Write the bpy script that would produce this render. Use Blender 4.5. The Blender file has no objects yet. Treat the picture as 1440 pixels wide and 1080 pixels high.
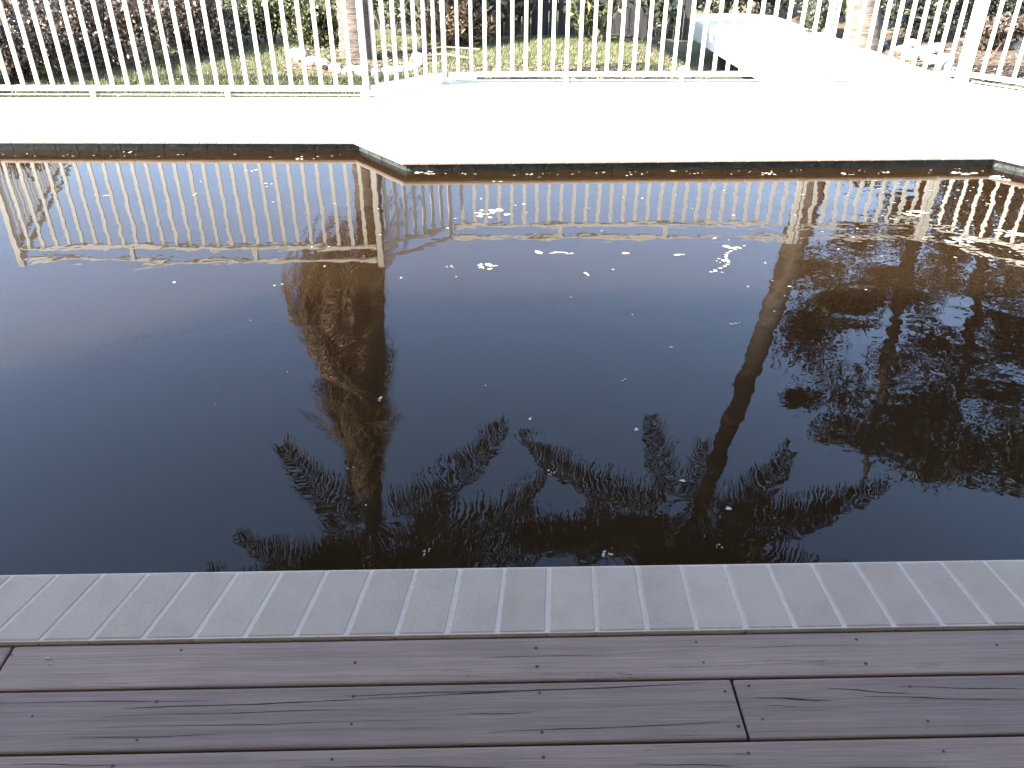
import bpy, bmesh, math, random
import numpy as np
from mathutils import Vector, Matrix
from mathutils.geometry import tessellate_polygon
R = math.radians
random.seed(7); rng = np.random.default_rng(7)
scn = bpy.context.scene
C = scn.collection

# ------------------------------------------------------------------ camera
PITCH = 31.7; CAM_H = 1.65
cam = bpy.data.objects.new('camera', bpy.data.cameras.new('camera')); C.objects.link(cam)
cam.data.sensor_width = 36; cam.data.lens = 29.6
cam.data.clip_start = 0.05; cam.data.clip_end = 600
cam.matrix_world = Matrix.Translation((0, 0, CAM_H)) @ Matrix.Rotation(R(90-PITCH), 4, 'X') @ Matrix.Rotation(0.003, 4, 'Z')
scn.camera = cam

# ------------------------------------------------------------------ light
SUN_EL = 36.0
SUN_AZ = 34.0            # direction the light travels towards, degrees counter-clockwise from +X
to_sun = Vector((-math.cos(R(SUN_AZ))*math.cos(R(SUN_EL)), -math.sin(R(SUN_AZ))*math.cos(R(SUN_EL)), math.sin(R(SUN_EL))))
w = bpy.data.worlds.new('World'); scn.world = w; w.use_nodes = True
nt = w.node_tree; bg = nt.nodes['Background']
sky = nt.nodes.new('ShaderNodeTexSky'); sky.sky_type = 'NISHITA'; sky.sun_disc = False
sky.sun_elevation = R(SUN_EL)
sky.sun_rotation = math.atan2(to_sun.x, to_sun.y)
sky.air_density = 1.0; sky.dust_density = 1.0; sky.ozone_density = 1.2
nt.links.new(sky.outputs[0], bg.inputs[0]); bg.inputs[1].default_value = 0.105
sl = bpy.data.lights.new('sun', 'SUN'); sl.energy = 3.6; sl.angle = R(0.53); sl.color = (1, .95, .87)
so = bpy.data.objects.new('sun', sl); C.objects.link(so)
so.rotation_euler = to_sun.to_track_quat('Z', 'Y').to_euler()
vs = scn.view_settings
vs.view_transform = 'Standard'; vs.look = 'None'; vs.gamma = 1; vs.use_curve_mapping = False
vs.exposure = 3.2
scn.render.engine = 'CYCLES'

# ------------------------------------------------------------------ helpers
def tag(o, label=None, cat=None, group=None, kind=None):
    if label: o['label'] = label
    if cat: o['category'] = cat
    if group: o['group'] = group
    if kind: o['kind'] = kind
    return o
def empty(name, loc, rz=0, **k):
    o = bpy.data.objects.new(name, None); C.objects.link(o); o.location = loc; o.rotation_euler.z = rz
    o.empty_display_size = .1
    return tag(o, **k)
def link(name, me, mat=None, parent=None, loc=None, rot=None, scale=None):
    o = bpy.data.objects.new(name, me); C.objects.link(o)
    if mat and not me.materials: me.materials.append(mat)
    if parent: o.parent = parent
    if loc is not None: o.location = loc
    if rot is not None: o.rotation_euler = rot
    if scale is not None: o.scale = scale
    return o
def mesh(name, v, f, smooth=False):
    me = bpy.data.meshes.new(name); me.from_pydata([tuple(map(float, p)) for p in v], [], f)
    if smooth: me.polygons.foreach_set('use_smooth', [True]*len(me.polygons))
    me.update(); return me
def quads_mesh(name, V, n=4):
    """V: (k*n,3) array of separate n-gons"""
    V = np.asarray(V, dtype=np.float32).reshape(-1, 3); k = len(V)//n
    me = bpy.data.meshes.new(name)
    me.vertices.add(len(V)); me.vertices.foreach_set('co', V.ravel())
    me.loops.add(len(V)); me.loops.foreach_set('vertex_index', np.arange(len(V), dtype=np.int32))
    me.polygons.add(k); me.polygons.foreach_set('loop_start', np.arange(0, len(V), n, dtype=np.int32))
    me.update(calc_edges=True); return me
class MB:
    def __init__(s): s.v = []; s.f = []
    def box(s, x0, x1, y0, y1, z0, z1, M=None):
        b = len(s.v); P = [(x, y, z) for z in (z0, z1) for y in (y0, y1) for x in (x0, x1)]
        if M: P = [tuple(M @ Vector(p)) for p in P]
        s.v += P; s.f += [tuple(b+i for i in q) for q in ((0,2,3,1),(4,5,7,6),(0,1,5,4),(2,6,7,3),(0,4,6,2),(1,3,7,5))]
        return s
    def tube(s, pts, rad, n=8, cap=True):
        b = len(s.v); m = len(pts)
        for i, p in enumerate(pts):
            p = Vector(p); a = Vector(pts[max(i-1, 0)]); c = Vector(pts[min(i+1, m-1)])
            d = (c-a).normalized(); u = d.cross(Vector((0, 1, 0.13))).normalized(); v = d.cross(u)
            r = rad[i] if hasattr(rad, '__len__') else rad
            for k in range(n):
                t = 2*math.pi*k/n; s.v.append(tuple(p + r*(math.cos(t)*u + math.sin(t)*v)))
        for i in range(m-1):
            for k in range(n):
                s.f.append((b+i*n+k, b+i*n+(k+1) % n, b+(i+1)*n+(k+1) % n, b+(i+1)*n+k))
        if cap: s.f += [tuple(b+k for k in range(n)), tuple(b+(m-1)*n+k for k in reversed(range(n)))]
        return s
    def build(s, name, mat, parent=None, smooth=False, **k):
        return link(name, mesh(name, s.v, s.f, smooth), mat, parent, **k)
def bevel_mesh(me, w, seg=2):
    bm = bmesh.new(); bm.from_mesh(me)
    bmesh.ops.bevel(bm, geom=bm.edges[:], offset=w, segments=seg, affect='EDGES', profile=.6)
    bm.to_mesh(me); bm.free(); return me

# ------------------------------------------------------------------ materials
def mat(name, col, rough=.7, spec=.5, nodes=None, metallic=0):
    m = bpy.data.materials.new(name); m.use_nodes = True
    b = m.node_tree.nodes['Principled BSDF']
    b.inputs['Base Color'].default_value = (*col, 1); b.inputs['Roughness'].default_value = rough
    b.inputs['Specular IOR Level'].default_value = spec; b.inputs['Metallic'].default_value = metallic
    if nodes: nodes(m.node_tree, b)
    return m
def nd(t, typ, **k):
    n = t.nodes.new(typ)
    for a, v in k.items():
        if a in n.inputs: n.inputs[a].default_value = v
        else: setattr(n, a, v)
    return n
def coords(t, scale=(1, 1, 1), kind='Object', rnd=False):
    c = nd(t, 'ShaderNodeTexCoord'); mp = nd(t, 'ShaderNodeMapping'); mp.inputs['Scale'].default_value = scale
    t.links.new(c.outputs[kind], mp.inputs[0])
    if rnd:
        oi = nd(t, 'ShaderNodeObjectInfo'); ml = nd(t, 'ShaderNodeVectorMath', operation='SCALE'); ml.inputs['Scale'].default_value = 1
        cb = nd(t, 'ShaderNodeCombineXYZ'); mu = nd(t, 'ShaderNodeMath', operation='MULTIPLY'); mu.inputs[1].default_value = 57.0
        t.links.new(oi.outputs['Random'], mu.inputs[0])
        for i in range(3): t.links.new(mu.outputs[0], cb.inputs[i])
        t.links.new(cb.outputs[0], mp.inputs['Location'])
    return mp.outputs[0]
def noise(t, vec, scale, detail=5, rough=.6, dist=0):
    n = nd(t, 'ShaderNodeTexNoise'); n.inputs['Scale'].default_value = scale; n.inputs['Detail'].default_value = detail
    n.inputs['Roughness'].default_value = rough; n.inputs['Distortion'].default_value = dist
    t.links.new(vec, n.inputs['Vector']); return n.outputs['Fac']
def ramp(t, fac, stops):
    r = nd(t, 'ShaderNodeValToRGB'); e = r.color_ramp.elements
    while len(e) < len(stops): e.new(.5)
    for i, (p, c) in enumerate(stops):
        e[i].position = p; e[i].color = (*c, 1) if hasattr(c, '__len__') else (c, c, c, 1)
    t.links.new(fac, r.inputs[0]); return r.outputs[0]
def bump(t, b, h, dist, strength=1):
    n = nd(t, 'ShaderNodeBump'); n.inputs['Distance'].default_value = dist; n.inputs['Strength'].default_value = strength
    t.links.new(h, n.inputs['Height']); t.links.new(n.outputs[0], b.inputs['Normal']); return n
def mix(t, fac, a, b, mode='MIX'):
    n = nd(t, 'ShaderNodeMix', data_type='RGBA', blend_type=mode)
    for s, v in ((0, fac), (6, a), (7, b)):
        if isinstance(v, (int, float)): n.inputs[s].default_value = v
        elif isinstance(v, tuple): n.inputs[s].default_value = (*v, 1)
        else: t.links.new(v, n.inputs[s])
    return n.outputs[2]
def objrnd(t):
    return nd(t, 'ShaderNodeObjectInfo').outputs['Random']

def n_conc(t, b):
    v = coords(t); a = noise(t, v, 2.2); c = noise(t, v, 60, 3)
    col = ramp(t, a, [(.3, (.62, .60, .55)), (.7, (.74, .72, .67))])
    sp = ramp(t, c, [(.28, .75), (.42, 1)])
    t.links.new(mix(t, 1, col, sp, 'MULTIPLY'), b.inputs['Base Color']); bump(t, b, c, .002)
M_deckc = mat('pale_concrete', (.7, .68, .62), .85, nodes=n_conc)
def n_paver(t, b):
    v = coords(t, rnd=True); a = noise(t, v, 9, 4); c = noise(t, v, 260, 3, .7); f = noise(t, v, 45, 4, .7)
    base = ramp(t, objrnd(t), [(0, (.34, .243, .178)), (.5, (.372, .27, .20)), (1, (.405, .292, .219))])
    st = ramp(t, a, [(.3, .88), (.55, 1.0), (.75, 1.04)])
    gr = ramp(t, c, [(.3, .78), (.55, 1.0), (.78, 1.12)])
    k = mix(t, 1, mix(t, 1, base, st, 'MULTIPLY'), gr, 'MULTIPLY')
    wh = ramp(t, f, [(.70, 0), (.76, .55)])
    k = mix(t, wh, k, (.42, .38, .33))
    t.links.new(k, b.inputs['Base Color']); bump(t, b, mix(t, .4, c, f), .0016, .8)
M_paver = mat('grey_paver', (.27, .26, .27), .8, nodes=n_paver)
def n_mortar(t, b):
    v = coords(t); a = noise(t, v, 70, 5, .7)
    t.links.new(ramp(t, a, [(.3, (.44, .35, .27)), (.7, (.54, .44, .35))]), b.inputs['Base Color']); bump(t, b, a, .003)
M_mortar = mat('mortar', (.42, .41, .4), .9, nodes=n_mortar)
def n_tile(t, b):
    v = coords(t, rnd=True); a = noise(t, v, 25, 6, .75, 1.0); g = noise(t, v, 7, 4)
    k = ramp(t, a, [(.33, (.012, .014, .013)), (.5, (.028, .036, .037)), (.62, (.07, .09, .09)), (.75, (.17, .18, .17))])
    k = mix(t, ramp(t, g, [(.4, 0), (.7, .6)]), k, (.03, .028, .018))
    t.links.new(k, b.inputs['Base Color']); bump(t, b, a, .002)
M_tile = mat('waterline_tile', (.1, .14, .15), .3, nodes=n_tile)
def n_wood(t, b):
    v = coords(t, (1, 1, 1), rnd=True)
    vg = coords(t, (.9, 42, 42), rnd=True); fine = coords(t, (5, 260, 260), rnd=True); cr = coords(t, (.55, 15, 15), rnd=True)
    g = noise(t, vg, 1.0, 6, .65, .5); f = noise(t, fine, 1, 3, .6); l = noise(t, v, 3.2, 3)
    base = ramp(t, objrnd(t), [(0, (.178, .111, .084)), (.5, (.212, .130, .097)), (1, (.250, .154, .113))])
    k = mix(t, 1, base, ramp(t, g, [(.25, .72), (.5, 1), (.75, 1.14)]), 'MULTIPLY')
    k = mix(t, 1, k, ramp(t, f, [(.25, .74), (.7, 1.14)]), 'MULTIPLY')
    k = mix(t, 1, k, ramp(t, l, [(.3, .88), (.7, 1.1)]), 'MULTIPLY')
    c1 = noise(t, cr, 2.6, 5, .62, .25)
    # narrow dark checks along the grain: band of a stretched noise, only where a broad noise allows
    w1 = nd(t, 'ShaderNodeMath', operation='SUBTRACT'); w1.inputs[1].default_value = .5; t.links.new(c1, w1.inputs[0])
    w2 = nd(t, 'ShaderNodeMath', operation='ABSOLUTE'); t.links.new(w1.outputs[0], w2.inputs[0])
    band = ramp(t, w2.outputs[0], [(0, 1), (.0045, .9), (.0085, 0)])
    msk = ramp(t, noise(t, coords(t, (1.6, 9, 9), rnd=True), 1.3, 2), [(.60, 0), (.68, .8)])
    cm = mix(t, 1, band, msk, 'MULTIPLY')
    k = mix(t, cm, k, (.022, .018, .018))
    t.links.new(k, b.inputs['Base Color'])
    h = mix(t, cm, mix(t, .5, g, f), (0, 0, 0)); bump(t, b, h, .0022, .8)
    t.links.new(ramp(t, g, [(.3, .72), (.7, .56)]), b.inputs['Roughness'])
M_wood = mat('weathered_stained_timber', (.13, .11, .115), .65, .35, nodes=n_wood)
M_screw = mat('dark_screw', (.012, .01, .01), .6)
M_crack = mat('dark_timber_split', (.02, .016, .016), .9, .1)
def n_metal(t, b):
    v = coords(t); a = noise(t, v, 14, 5, .7); t.links.new(ramp(t, a, [(.3, (.41, .39, .32)), (.6, (.48, .465, .40))]), b.inputs['Base Color'])
M_fence = mat('cream_powder_coat', (.8, .77, .66), .35, nodes=n_metal)
def n_white(t, b):
    v = coords(t); a = noise(t, v, 8, 6, .7); t.links.new(ramp(t, a, [(.3, (.66, .62, .52)), (.55, (.78, .76, .68))]), b.inputs['Base Color']); bump(t, b, a, .004)
M_walk = mat('bleached_painted_concrete', (.75, .73, .65), .8, nodes=n_white)
def leafy(name, c1, c2, c3, rough=.42, trans=.0, spec=.5):
    def f(t, b):
        g = nd(t, 'ShaderNodeNewGeometry'); k = ramp(t, g.outputs['Random Per Island'], [(0, c1), (.55, c2), (1, c3)])
        t.links.new(k, b.inputs['Base Color'])
        if trans:
            o = t.nodes['Material Output']; tr = nd(t, 'ShaderNodeBsdfTranslucent'); mx = nd(t, 'ShaderNodeMixShader'); mx.inputs[0].default_value = trans
            t.links.new(k, tr.inputs[0]); t.links.new(b.outputs[0], mx.inputs[1]); t.links.new(tr.outputs[0], mx.inputs[2]); t.links.new(mx.outputs[0], o.inputs[0])
    return mat(name, c2, rough, spec, nodes=f)
M_hedge = leafy('hedge_leaves', (.035, .029, .022), (.10, .074, .056), (.20, .145, .11), .28, .12)
M_hedge2 = leafy('hedge_leaves_green', (.03, .035, .015), (.07, .08, .03), (.14, .13, .06), .35, .15)
M_croton = leafy('bronze_leaves', (.07, .045, .028), (.13, .085, .05), (.22, .165, .095), .4, .15)
M_broad = leafy('dark_broad_leaves', (.02, .028, .018), (.05, .06, .035), (.12, .13, .08), .3, .12)
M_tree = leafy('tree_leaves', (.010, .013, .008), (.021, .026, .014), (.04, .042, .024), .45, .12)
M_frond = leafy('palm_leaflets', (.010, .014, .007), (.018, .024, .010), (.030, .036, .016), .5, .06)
M_dead = leafy('dead_frond', (.07, .036, .016), (.135, .072, .032), (.30, .19, .095), .7, .1)
M_grass = leafy('grass_blades', (.085, .095, .04), (.14, .15, .07), (.22, .21, .11), .5, .2)
M_litter = leafy('dry_leaf_litter', (.07, .05, .035), (.14, .105, .075), (.27, .215, .16), .8)
def n_trunk(t, b):
    v = coords(t, (1, 1, 5)); a = noise(t, v, 3, 6, .7); f = noise(t, coords(t, (9, 9, 60)), 1, 4, .7)
    k = ramp(t, a, [(.3, (.075, .057, .045)), (.55, (.14, .112, .092)), (.75, (.22, .19, .16))])
    k = mix(t, 1, k, ramp(t, f, [(.35, .55), (.55, 1.05)]), 'MULTIPLY')
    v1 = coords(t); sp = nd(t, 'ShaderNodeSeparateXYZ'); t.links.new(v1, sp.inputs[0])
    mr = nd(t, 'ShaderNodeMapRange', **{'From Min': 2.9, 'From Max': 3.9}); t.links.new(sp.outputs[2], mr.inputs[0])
    k = mix(t, mr.outputs[0], k, (.032, .023, .017))      # crown shade on the upper trunk, painted into the bark colour
    t.links.new(k, b.inputs['Base Color']); bump(t, b, mix(t, .5, a, f), .03)
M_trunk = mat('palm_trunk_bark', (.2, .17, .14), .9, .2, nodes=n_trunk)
M_bark = mat('dark_bark', (.07, .05, .04), .9, .2, nodes=lambda t, b: (t.links.new(ramp(t, noise(t, coords(t, (6, 6, 1.5)), 2, 6, .7), [(.3, (.035, .025, .02)), (.7, (.11, .08, .06))]), b.inputs['Base Color'])))
def n_soil(t, b):
    v = coords(t); a = noise(t, v, 1.3, 6, .65); f = noise(t, v, 38, 5, .75)
    k = ramp(t, a, [(.38, (.085, .095, .035)), (.52, (.13, .13, .06)), (.66, (.17, .13, .085))])
    sp = nd(t, 'ShaderNodeSeparateXYZ'); t.links.new(v, sp.inputs[0])
    xr = ramp(t, (lambda m: (t.links.new(sp.outputs[0], m.inputs[0]), m.outputs[0])[1])(nd(t, 'ShaderNodeMapRange', **{'From Min': 1.0, 'From Max': 4.4})), [(.3, 0), (1, 1)])
    k = mix(t, xr, k, (.13, .095, .07))
    k = mix(t, 1, k, ramp(t, f, [(.3, .55), (.65, 1.15)]), 'MULTIPLY')
    t.links.new(k, b.inputs['Base Color']); bump(t, b, f, .02)
M_soil = mat('garden_soil', (.12, .11, .06), .95, .1, nodes=n_soil)
def n_stone(t, b):
    v = coords(t, rnd=True); a = noise(t, v, 9, 6, .7)
    t.links.new(ramp(t, a, [(.3, (.24, .215, .18)), (.6, (.46, .43, .38))]), b.inputs['Base Color']); bump(t, b, a, .02)
M_stone = mat('pale_stone', (.6, .56, .5), .9, .2, nodes=n_stone)
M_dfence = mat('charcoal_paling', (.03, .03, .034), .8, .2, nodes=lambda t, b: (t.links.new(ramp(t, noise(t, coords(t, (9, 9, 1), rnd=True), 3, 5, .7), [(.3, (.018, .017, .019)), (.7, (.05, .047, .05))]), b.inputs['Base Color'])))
M_wall = mat('house_render', (.4, .38, .35), .85)
M_roof = mat('patio_roof_underside', (.32, .31, .3), .7)
M_float = leafy('floating_petals', (.26, .23, .16), (.38, .35, .28), (.50, .47, .40), .5, .1)
M_dark = mat('dark_void', (.02, .02, .02), .9, .1)
M_poolwall = mat('pool_interior', (.06, .055, .03), .9)

# water: dark murky, brown where the sun gets into it, mirror-like surface with faint ripples
def n_water(t, b):
    b.inputs['IOR'].default_value = 1.333; b.inputs['Roughness'].default_value = 0.0
    b.inputs['Specular IOR Level'].default_value = .5
    v = coords(t, (1, 1.15, 1))
    a = noise(t, v, 3.0, 2, .45, .3); c = noise(t, v, 9.5, 2, .5, .2); d = noise(t, v, 30, 1, .4)
    s = nd(t, 'ShaderNodeSeparateXYZ'); t.links.new(v, s.inputs[0])
    mr = nd(t, 'ShaderNodeMapRange'); mr.inputs['From Min'].default_value = .7; mr.inputs['From Max'].default_value = 2.0
    mr.inputs['To Min'].default_value = .30; mr.inputs['To Max'].default_value = .66; t.links.new(s.outputs[0], mr.inputs[0])
    patch = noise(t, coords(t, (1, 1, 1)), .8, 2)
    m1 = nd(t, 'ShaderNodeMath', operation='MULTIPLY'); t.links.new(mr.outputs[0], m1.inputs[0]); t.links.new(ramp(t, patch, [(.35, .7), (.65, 1.3)]), m1.inputs[1])
    h1 = nd(t, 'ShaderNodeMath', operation='MULTIPLY_ADD'); t.links.new(c, h1.inputs[0]); h1.inputs[1].default_value = .24; t.links.new(a, h1.inputs[2])
    h2 = nd(t, 'ShaderNodeMath', operation='MULTIPLY_ADD'); t.links.new(d, h2.inputs[0]); h2.inputs[1].default_value = .014; t.links.new(h1.outputs[0], h2.inputs[2])
    h3 = nd(t, 'ShaderNodeMath', operation='MULTIPLY'); t.links.new(h2.outputs[0], h3.inputs[0]); t.links.new(m1.outputs[0], h3.inputs[1])
    bump(t, b, h3.outputs[0], .0042, 1)
    b.inputs['Base Color'].default_value = (.0165, .0088, .0035, 1)
    b.subsurface_method = 'BURLEY' if hasattr(b, 'subsurface_method') else None
    b.inputs['Subsurface Weight'].default_value = 1.0
    b.inputs['Subsurface Radius'].default_value = (1.0, .75, .5); b.inputs['Subsurface Scale'].default_value = 1.8
M_water = mat('murky_pool_water', (.04, .027, .014), 0, nodes=n_water)

# ------------------------------------------------------------------ setting: ground, deck slab, coping, water
A = R(1.46)                                     # the house side of the pool is turned a little
def L(x, y): return (x*math.cos(A) - y*math.sin(A), x*math.sin(A) + y*math.cos(A))
NF, NB = 1.714, 1.462                           # water edge and deck edge of the near coping (rotated frame)
W = .25
near0 = L(-5.2, NF); near1 = L(6.1, NF)
ring_in = [(near0[0], near0[1]), (near0[0]+.05, 5.905), (-1.117, 5.920), (-.724, 5.442), (3.234, 5.600), (3.62, 5.14), (6.0, 5.24), (near1[0], near1[1])]
def offset_poly(P, d, closed=True):
    out = []; n = len(P)
    for i in range(n):
        p = Vector(P[i]); a = Vector(P[i-1]); c = Vector(P[(i+1) % n])
        d0 = (p-a).normalized(); d1 = (c-p).normalized()
        n0 = Vector((-d0.y, d0.x)); n1 = Vector((-d1.y, d1.x)); m = (n0+n1); m = m / m.dot(n0) if abs(m.dot(n0)) > 1e-4 else n0
        out.append(tuple(p + m*d))
    return out
ring_out = offset_poly(ring_in, W)
ring_wall = offset_poly(ring_in, .052)

pool = empty('pool_coping', (0, 0, 0)); tag(pool, kind='structure')
def brick_mesh(i0, i1, o0, o1):
    """one coping brick: i = water edge, o = outer edge; rounded nose, slightly eased sides"""
    i0, i1, o0, o1 = [Vector((*p, 0)) for p in (i0, i1, o0, o1)]
    prof = [(.03, -.029), (.001, -.026), (-.002, -.016), (.001, -.007), (.006, -.002), (.013, 0), (.230, 0), (.238, -.004), (.240, -.012), (.240, -.029)]
    ss = [(0, .0025), (.03, 0), (.97, 0), (1, .0025)]
    v = []; f = []
    for s, dz in ss:
        a = i0.lerp(i1, s); b = o0.lerp(o1, s)
        for t, z in prof: v.append(a.lerp(b, t/.25) + Vector((0, 0, z - (dz if z > -.025 else 0))))
    n = len(prof)
    for k in range(3):
        for j in range(n-1): f.append((k*n+j, k*n+j+1, (k+1)*n+j+1, (k+1)*n+j))
    f.append(tuple(range(n))[::-1]); f.append(tuple(3*n+j for j in range(n)))
    me = mesh('coping_brick', v, f); return me
def lerp2(a, b, t): return (a[0]+(b[0]-a[0])*t, a[1]+(b[1]-a[1])*t)
mortar = MB()
nb = 0
for i in range(len(ring_in)):
    j = (i+1) % len(ring_in)
    p0, p1, q0, q1 = ring_in[i], ring_in[j], ring_out[i], ring_out[j]
    Ln = math.dist(p0, p1); near = (i == 7); n = max(1, round(Ln/.1215)); g = .0046/Ln
    ph = 0
    for k in range(n):
        s0 = k/n + g; s1 = (k+1)/n - g
        mid = lerp2(p0, p1, (s0+s1)/2)
        if i in (0, 6) : pass
        jit = random.uniform(-.0007, .0007)
        me = brick_mesh(lerp2(p0, p1, s0+jit/Ln), lerp2(p0, p1, s1), lerp2(q0, q1, s0), lerp2(q0, q1, s1+jit/Ln))
        o = link('coping_brick', me, M_paver, pool, loc=(0, 0, random.uniform(-.0008, .0006))); nb += 1
    # mortar bed under and between the bricks
    r0, r1 = ring_in[i], ring_in[j]
    b = len(mortar.v)
    a0 = lerp2(p0, q0, .012); a1 = lerp2(p1, q1, .012); c0 = lerp2(p0, q0, .95); c1 = lerp2(p1, q1, .95)
    mortar.v += [(*a0, -.0026), (*a1, -.0026), (*c1, -.0022), (*c0, -.0022), (*a0, -.0285), (*a1, -.0285), (*c1, -.0285), (*c0, -.0285)]
    mortar.f += [(b, b+1, b+2, b+3), (b, b+4, b+5, b+1), (b+4, b+7, b+6, b+5), (b+3, b+2, b+6, b+7)]
mortar.build('mortar_bed', M_mortar, pool)
# tile band and pool wall below it
wallb = MB()
tiles = empty('pool_wall', (0, 0, 0)); tag(tiles, kind='structure')
for i in range(len(ring_wall)):
    j = (i+1) % len(ring_wall); p0, p1 = ring_wall[i], ring_wall[j]
    b = len(wallb.v); back = offset_poly(ring_in, .16); q0, q1 = back[i], back[j]
    wallb.v += [(*p0, -.0295), (*p1, -.0295), (*p1, -1.5), (*p0, -1.5), (*q0, -.0295), (*q1, -.0295)]
    wallb.f += [(b, b+1, b+2, b+3), (b, b+4, b+5, b+1)]
    if i not in (1, 2, 3, 4, 5): continue
    Ln = math.dist(p0, p1); n = max(1, round(Ln/.155))
    inn0 = offset_poly(ring_in, .046)[i]; inn1 = offset_poly(ring_in, .046)[j]
    for k in range(n):
        s0 = k/n+.0025/Ln; s1 = (k+1)/n-.0025/Ln
        a0, a1, c0, c1 = lerp2(inn0, inn1, s0), lerp2(inn0, inn1, s1), lerp2(p0, p1, s0), lerp2(p0, p1, s1)
        v = [(*a0, -.0325), (*a1, -.0325), (*a1, -.19), (*a0, -.19), (*c0, -.0305), (*c1, -.0305), (*c1, -.19), (*c0, -.19)]
        me = mesh('tile', v, [(0, 1, 2, 3), (0, 4, 5, 1), (0, 3, 7, 4), (1, 5, 6, 2)])
        link('tile', me, M_tile, tiles)
b = wallb.build('grout_and_wall', M_poolwall, tiles)
# concrete surround: a U round the pool's three garden sides
FEN = [(-9.5, 7.06), (-1.212, 7.19), (-1.30, 7.40), (-.80, 7.97), (-.34, 7.97), (-.3, 7.80), (3.98, 7.86), (5.9, 6.0), (9.5, 4.0)]
near_l, near_r = L(-9.5, NF+.25), L(9.5, NF+.25)
def slab_poly():
    o = []
    o += [(-9.5, 1.2)] + [(x, y+.015) for x, y in FEN] + [(9.5, 1.9)]
    o += [ring_out[7], ring_out[6], ring_out[5], ring_out[4], ring_out[3], ring_out[2], ring_out[1], ring_out[0]]
    return o
sp = slab_poly()
sp3 = [Vector((x, y, 0)) for x, y in sp]
tri = tessellate_polygon([sp3]); n = len(sp)
v = [(x, y, -.0015) for x, y in sp] + [(x, y, -.13) for x, y in sp]
f = [tuple(t) for t in tri] + [(i, (i+1) % n, (i+1) % n + n, i+n) for i in range(n)]
me = mesh('pool_surround', v, f); bm = bmesh.new(); bm.from_mesh(me); bmesh.ops.recalc_face_normals(bm, faces=bm.faces[:]); bm.to_mesh(me); bm.free()
tag(link('pool_surround', me, M_deckc), kind='structure')
# water
WZ = -.085
wp = offset_poly(ring_in, .07)
wv = [Vector((x, y, WZ)) for x, y in wp]; tri = tessellate_polygon([wv])
bm = bmesh.new(); vs_ = [bm.verts.new(p) for p in wv]
fs = [bm.faces.new([vs_[i] for i in t]) for t in tri]
bmesh.ops.recalc_face_normals(bm, faces=bm.faces[:])
if bm.faces[0].normal.z < 0 if not bm.faces[:] == [] and (bm.faces.ensure_lookup_table() or True) else False:
    bmesh.ops.reverse_faces(bm, faces=bm.faces[:])
ex = bmesh.ops.extrude_face_region(bm, geom=bm.faces[:])
bmesh.ops.translate(bm, verts=[e for e in ex['geom'] if isinstance(e, bmesh.types.BMVert)], vec=(0, 0, -1.3))
bmesh.ops.recalc_face_normals(bm, faces=bm.faces[:])
me = bpy.data.meshes.new('pool_water'); bm.to_mesh(me); bm.free()
tag(link('pool_water', me, M_water), kind='structure')

# ground: one sheet to the horizon with a hole where the pool and decks are
def gz(x, y):
    z = -.055
    if y > 7:                        # dips under the walkway
        d = max(0, 1 - abs(x-2.7)/1.25); z -= .42*min(1, d*1.7)*min(1, max(0, (y-7.7)/.5))
        z += .012*math.sin(x*2.1+y)*math.cos(y*1.7)
    return z
xs = [-120, -60, -30, -16, -9.0] + [round(-9+.25*i, 2) for i in range(1, 73)] + [13, 18, 30, 60, 120]
ys = [-120, -60, -30, -12, -4, 1.0, 2.0, 3.0, 4.0] + [round(4+.25*i, 2) for i in range(1, 41)] + [18, 26, 45, 80, 160]
ix = {}; v = []; f = []
for j, y in enumerate(ys):
    for i, x in enumerate(xs): ix[i, j] = len(v); v.append((x, y, gz(x, y) - (.35 if y < 2.5 and y > -4.1 and abs(x) < 9.2 else 0)))
for j in range(len(ys)-1):
    for i in range(len(xs)-1):
        if xs[i] >= -5.6 and xs[i+1] <= 6.6 and ys[j] >= .9 and ys[j+1] <= 6.3: continue
        f.append((ix[i, j], ix[i+1, j], ix[i+1, j+1], ix[i, j+1]))
tag(link('garden_ground', mesh('garden_ground', v, f, True), M_soil), kind='structure')

# ------------------------------------------------------------------ timber deck in front of the pool
deck = empty('timber_deck', (0, 0, 0), rz=A); tag(deck, kind='structure')
rows = [(NB+.006, 1.3355, [-4.0, -1.201, 3.1]), (1.3295, 1.168, [-4.4, .561, 4.2]), (1.1625, 1.0, [-3.2, 1.95])]
y = .994
while y > -1.5:
    rows.append((y, y-.163, [random.uniform(-4, -1.5), random.uniform(-.5, 3)])); y -= .169
screws_at = {0: [(-1.262, .035), (-1.262, .085), (-1.192, .028), (-1.190, .100), (-.78, .022), (-.345, .07), (.098, .035), (.098, .092), (.50, .025), (.505, .088), (.905, .025), (.90, .10), (1.25, .05)],
             1: [(-1.06, .068), (-.79, .035), (-.80, .135), (-.335, .03), (-.33, .105), (.10, .03), (.10, .135), (.537, .035), (.545, .13), (.598, .02), (.605, .112), (.98, .03), (.98, .125)],
             2: [(-.83, .03), (-.36, .025), (.10, .03), (.55, .03), (.98, .035)]}
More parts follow.
